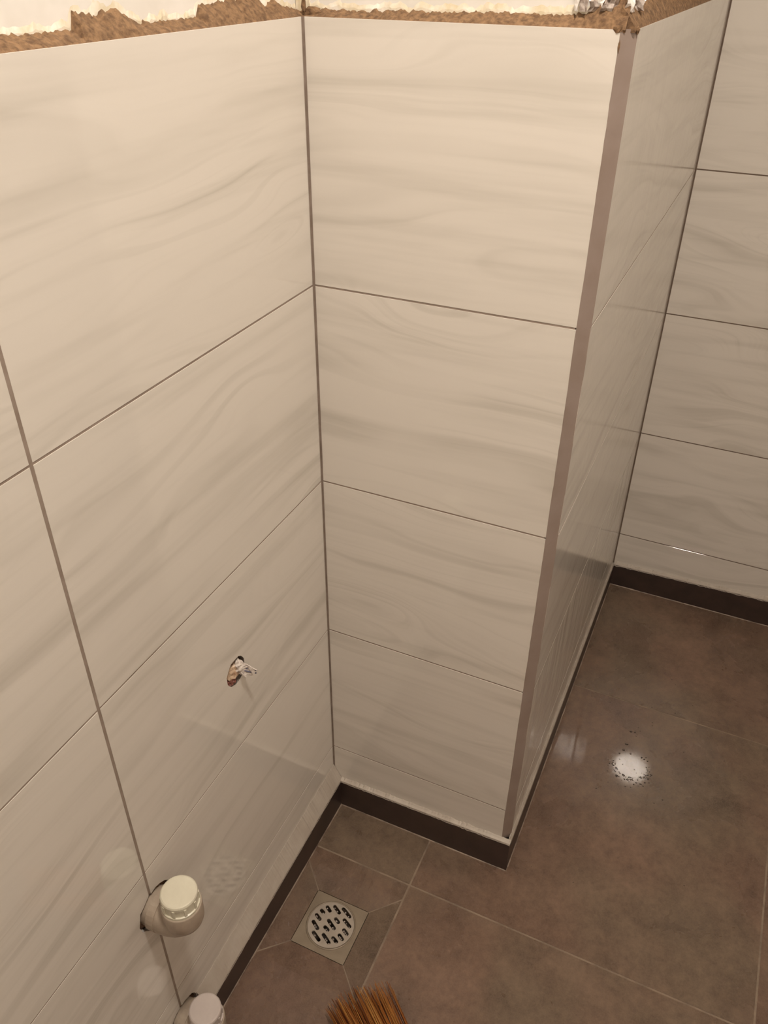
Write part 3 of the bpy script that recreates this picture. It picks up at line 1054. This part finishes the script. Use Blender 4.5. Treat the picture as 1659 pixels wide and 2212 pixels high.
# loose lumps of cement at the ends of the ledge
for n_, (cen_, rad_, sd_) in enumerate((((-0.001, 0.006, ZT + 0.008), (0.0025, 0.003, 0.009), 1.0), ((0.008, 0.008, ZT + 0.003), (0.010, 0.004, 0.005), 2.0),
                            ((PW - 0.003, 0.0, ZT - 0.001), (0.0045, 0.0012, 0.0035), 3.0), ((PW + 0.0005, 0.0, ZT - 0.016), (0.0010, 0.0008, 0.006), 5.0),
                            ((PX + 0.0002, CH - 0.001, ZT - 0.002), (0.0016, 0.0026, 0.0034), 4.0))):
    V, Fc = crumple(cen_, rad_, sd_, 0.5, 2)
    add('cement_lump', V, Fc, 'adhesive', wall_pier)

# ------------------------------------------------------------------ water on the floor
WX, WY = 0.5345, 0.3380
rnd = random.Random(77)
V, Fc = [], []


def drop(x, y, r):
    n0 = len(V)
    seg = 10
    st = rnd.uniform(0.8, 1.25)
    for (rr, zz) in ((1.0, 0.0), (0.82, 0.15), (0.45, 0.25)):
        for k in range(seg):
            a = 2 * math.pi * k / seg
            V.append((x + r * rr * math.cos(a) * st, y + r * rr * math.sin(a) / st, zz * r + 0.0001))
    V.append((x, y, 0.28 * r + 0.0001))
    for j in range(2):
        for k in range(seg):
            k2 = (k + 1) % seg
            Fc.append((n0 + j * seg + k, n0 + j * seg + k2, n0 + (j + 1) * seg + k2, n0 + (j + 1) * seg + k))
    for k in range(seg):
        Fc.append((n0 + 2 * seg + k, n0 + 2 * seg + (k + 1) % seg, n0 + 3 * seg))
    Fc.append(tuple(n0 + k for k in range(seg - 1, -1, -1)))


for (x, y, r) in [(0.5154, 0.3921, 0.0034), (0.5124, 0.3732, 0.0031), (0.5063, 0.3603, 0.0022), (0.5095, 0.3447, 0.0014), (0.5182, 0.3336, 0.0011), (0.5284, 0.3688, 0.0019), (0.5172, 0.4316, 0.0031), (0.5258, 0.4331, 0.0019), (0.5301, 0.4497, 0.0012), (0.5302, 0.4237, 0.0014), (0.5358, 0.4412, 0.0012), (0.5564, 0.4779, 0.0012), (0.5579, 0.4689, 0.0012), (0.5474, 0.5238, 0.0014), (0.5988, 0.5285, 0.0014), (0.4926, 0.3028, 0.0014), (0.4992, 0.2747, 0.0012), (0.534, 0.2791, 0.002), (0.5447, 0.2824, 0.0014), (0.4804, 0.2492, 0.0016), (0.4835, 0.2523, 0.0012), (0.6102, 0.2785, 0.0014), (0.5955, 0.263, 0.0014), (0.5651, 0.3643, 0.0019), (0.5604, 0.3728, 0.0019), (0.552, 0.3689, 0.0022), (0.5577, 0.3662, 0.0022), (0.572, 0.3281, 0.0022), (0.5688, 0.3249, 0.0019), (0.5738, 0.3178, 0.0017), (0.5777, 0.3094, 0.0016), (0.5614, 0.2985, 0.0022), (0.5676, 0.2955, 0.0016), (0.5532, 0.2981, 0.0019), (0.5587, 0.2922, 0.0012), (0.5354, 0.2983, 0.0025), (0.5603, 0.3149, 0.0022), (0.5696, 0.3057, 0.0019), (0.5125, 0.297, 0.0022), (0.5188, 0.2787, 0.0014)]:
    drop(x, y, r)
for k in range(75):
    a = rnd.uniform(math.pi * 1.0, math.pi * 2.1)
    q = 0.031 + abs(rnd.gauss(0, 0.008))
    drop(WX + q * math.cos(a), WY + q * math.sin(a), rnd.uniform(0.0007, 0.0019))
for k in range(40):
    drop(rnd.uniform(0.38, 0.75), rnd.uniform(0.0, 0.8), rnd.uniform(0.0006, 0.0013))
for k in range(30):
    drop(rnd.uniform(0.03, 0.20), rnd.uniform(-0.10, -0.02), rnd.uniform(0.0006, 0.0012))
dp = add('water_droplets', V, Fc, 'water', smooth=True)
tag(dp, 'tiny water droplets scattered around the wet patch on the floor', 'water drops', 'stuff')

# ------------------------------------------------------------------ broom
d = Vector((0.65, -0.60, 0.45)).normalized()
tip0 = Vector((0.203, -0.330, 0.006))
side = Vector((0.72, 0.66, 0.0))
side = (side - d * side.dot(d)).normalized()
upn = side.cross(d).normalized()
if upn.z < 0:
    upn = -upn
broom = bpy.data.objects.new('broom', None)
C.objects.link(broom)
broom.location = tip0
tag(broom, 'orange-brown bristle broom at the bottom edge near the drain', 'broom')
rnd = random.Random(3)
V, Fc, shade = [], [], []
L = 0.24
for k in range(260):
    s = rnd.uniform(-1, 1)
    h = rnd.uniform(-1, 1)
    root = d * L + side * (s * 0.040) + upn * (0.012 + h * 0.011)
    fan = 1.0 + rnd.uniform(-0.12, 0.12)
    back = rnd.random() ** 1.2 * 0.050 + 0.016 * abs(s)
    tip = side * (s * 0.056 * fan) + d * back + upn * (0.010 + h * 0.008)
    tip.z = max(tip.z, 0.0 + rnd.uniform(0, 0.004))
    mid = (root + tip) * 0.5 + side * rnd.uniform(-0.003, 0.003) + upn * rnd.uniform(0.0, 0.004)
    rr = rnd.uniform(0.0006, 0.0011)
    n0 = len(V)
    c_sh = min(1, max(0, rnd.gauss(0.5, 0.28)))
    vv, ff = tube_vf([root, mid, tip], [rr, rr, rr * 0.45], 4, cap=True)
    V += vv
    Fc += [tuple(i + n0 for i in q) for q in ff]
    shade += [c_sh] * len(vv)
me = mesh_from('bristles', V, Fc, 'bristle', fix=False)
at = me.attributes.new('shade', 'FLOAT', 'POINT')
for i, s in enumerate(shade):
    at.data[i].value = s
br = link('bristles', me, broom)
br['kind'] = 'stuff'
cen = d * (L - 0.01) + upn * 0.012
V, Fc = [], []
for t_, a_, b_ in ((0, 0.044, 0.015), (0.05, 0.040, 0.015), (0.09, 0.020, 0.014), (0.10, 0.014, 0.012)):
    for k in range(20):
        a = 2 * math.pi * k / 20
        V.append(cen + d * t_ + side * (a_ * math.cos(a)) + upn * (b_ * math.sin(a)))
for j in range(3):
    for k in range(20):
        k2 = (k + 1) % 20
        Fc.append((j * 20 + k, j * 20 + k2, j * 20 + 20 + k2, j * 20 + 20 + k))
Fc += [tuple(range(19, -1, -1)), tuple(range(60, 80))]
add('binding', V, Fc, 'binding', broom)
hl_end = (RX - 0.012 - tip0.x) / d.x
V, Fc = tube_vf([cen + d * 0.09, d * hl_end + upn * 0.004], [0.011, 0.011], 16)
add('handle', V, Fc, 'metal_dark', broom, smooth=True)

# ------------------------------------------------------------------ ceiling lamp
lamp = bpy.data.objects.new('ceiling_light', None)
C.objects.link(lamp)
lamp.location = (LAMP_POS[0], LAMP_POS[1], HC)
tag(lamp, 'round flush ceiling lamp lighting the wet room', 'lamp')
r = LAMP_RADIUS
V, Fc = lathe_vf([(r, -0.024), (r, -0.020)], 48)
add('diffuser', V, Fc, 'lamp', lamp)
prof = [(r + 0.001, -0.024), (r + 0.012, -0.022), (r + 0.014, -0.001), (r + 0.001, -0.001)]
V, Fc = [], []
for (rr, z) in prof:
    for k in range(48):
        a = 2 * math.pi * k / 48
        V.append((rr * math.cos(a), rr * math.sin(a), z))
for j in range(4):
    j2 = (j + 1) % 4
    for k in range(48):
        k2 = (k + 1) % 48
        Fc.append((j * 48 + k, j * 48 + k2, j2 * 48 + k2, j2 * 48 + k))
add('rim', V, Fc, 'lamp_rim', lamp)
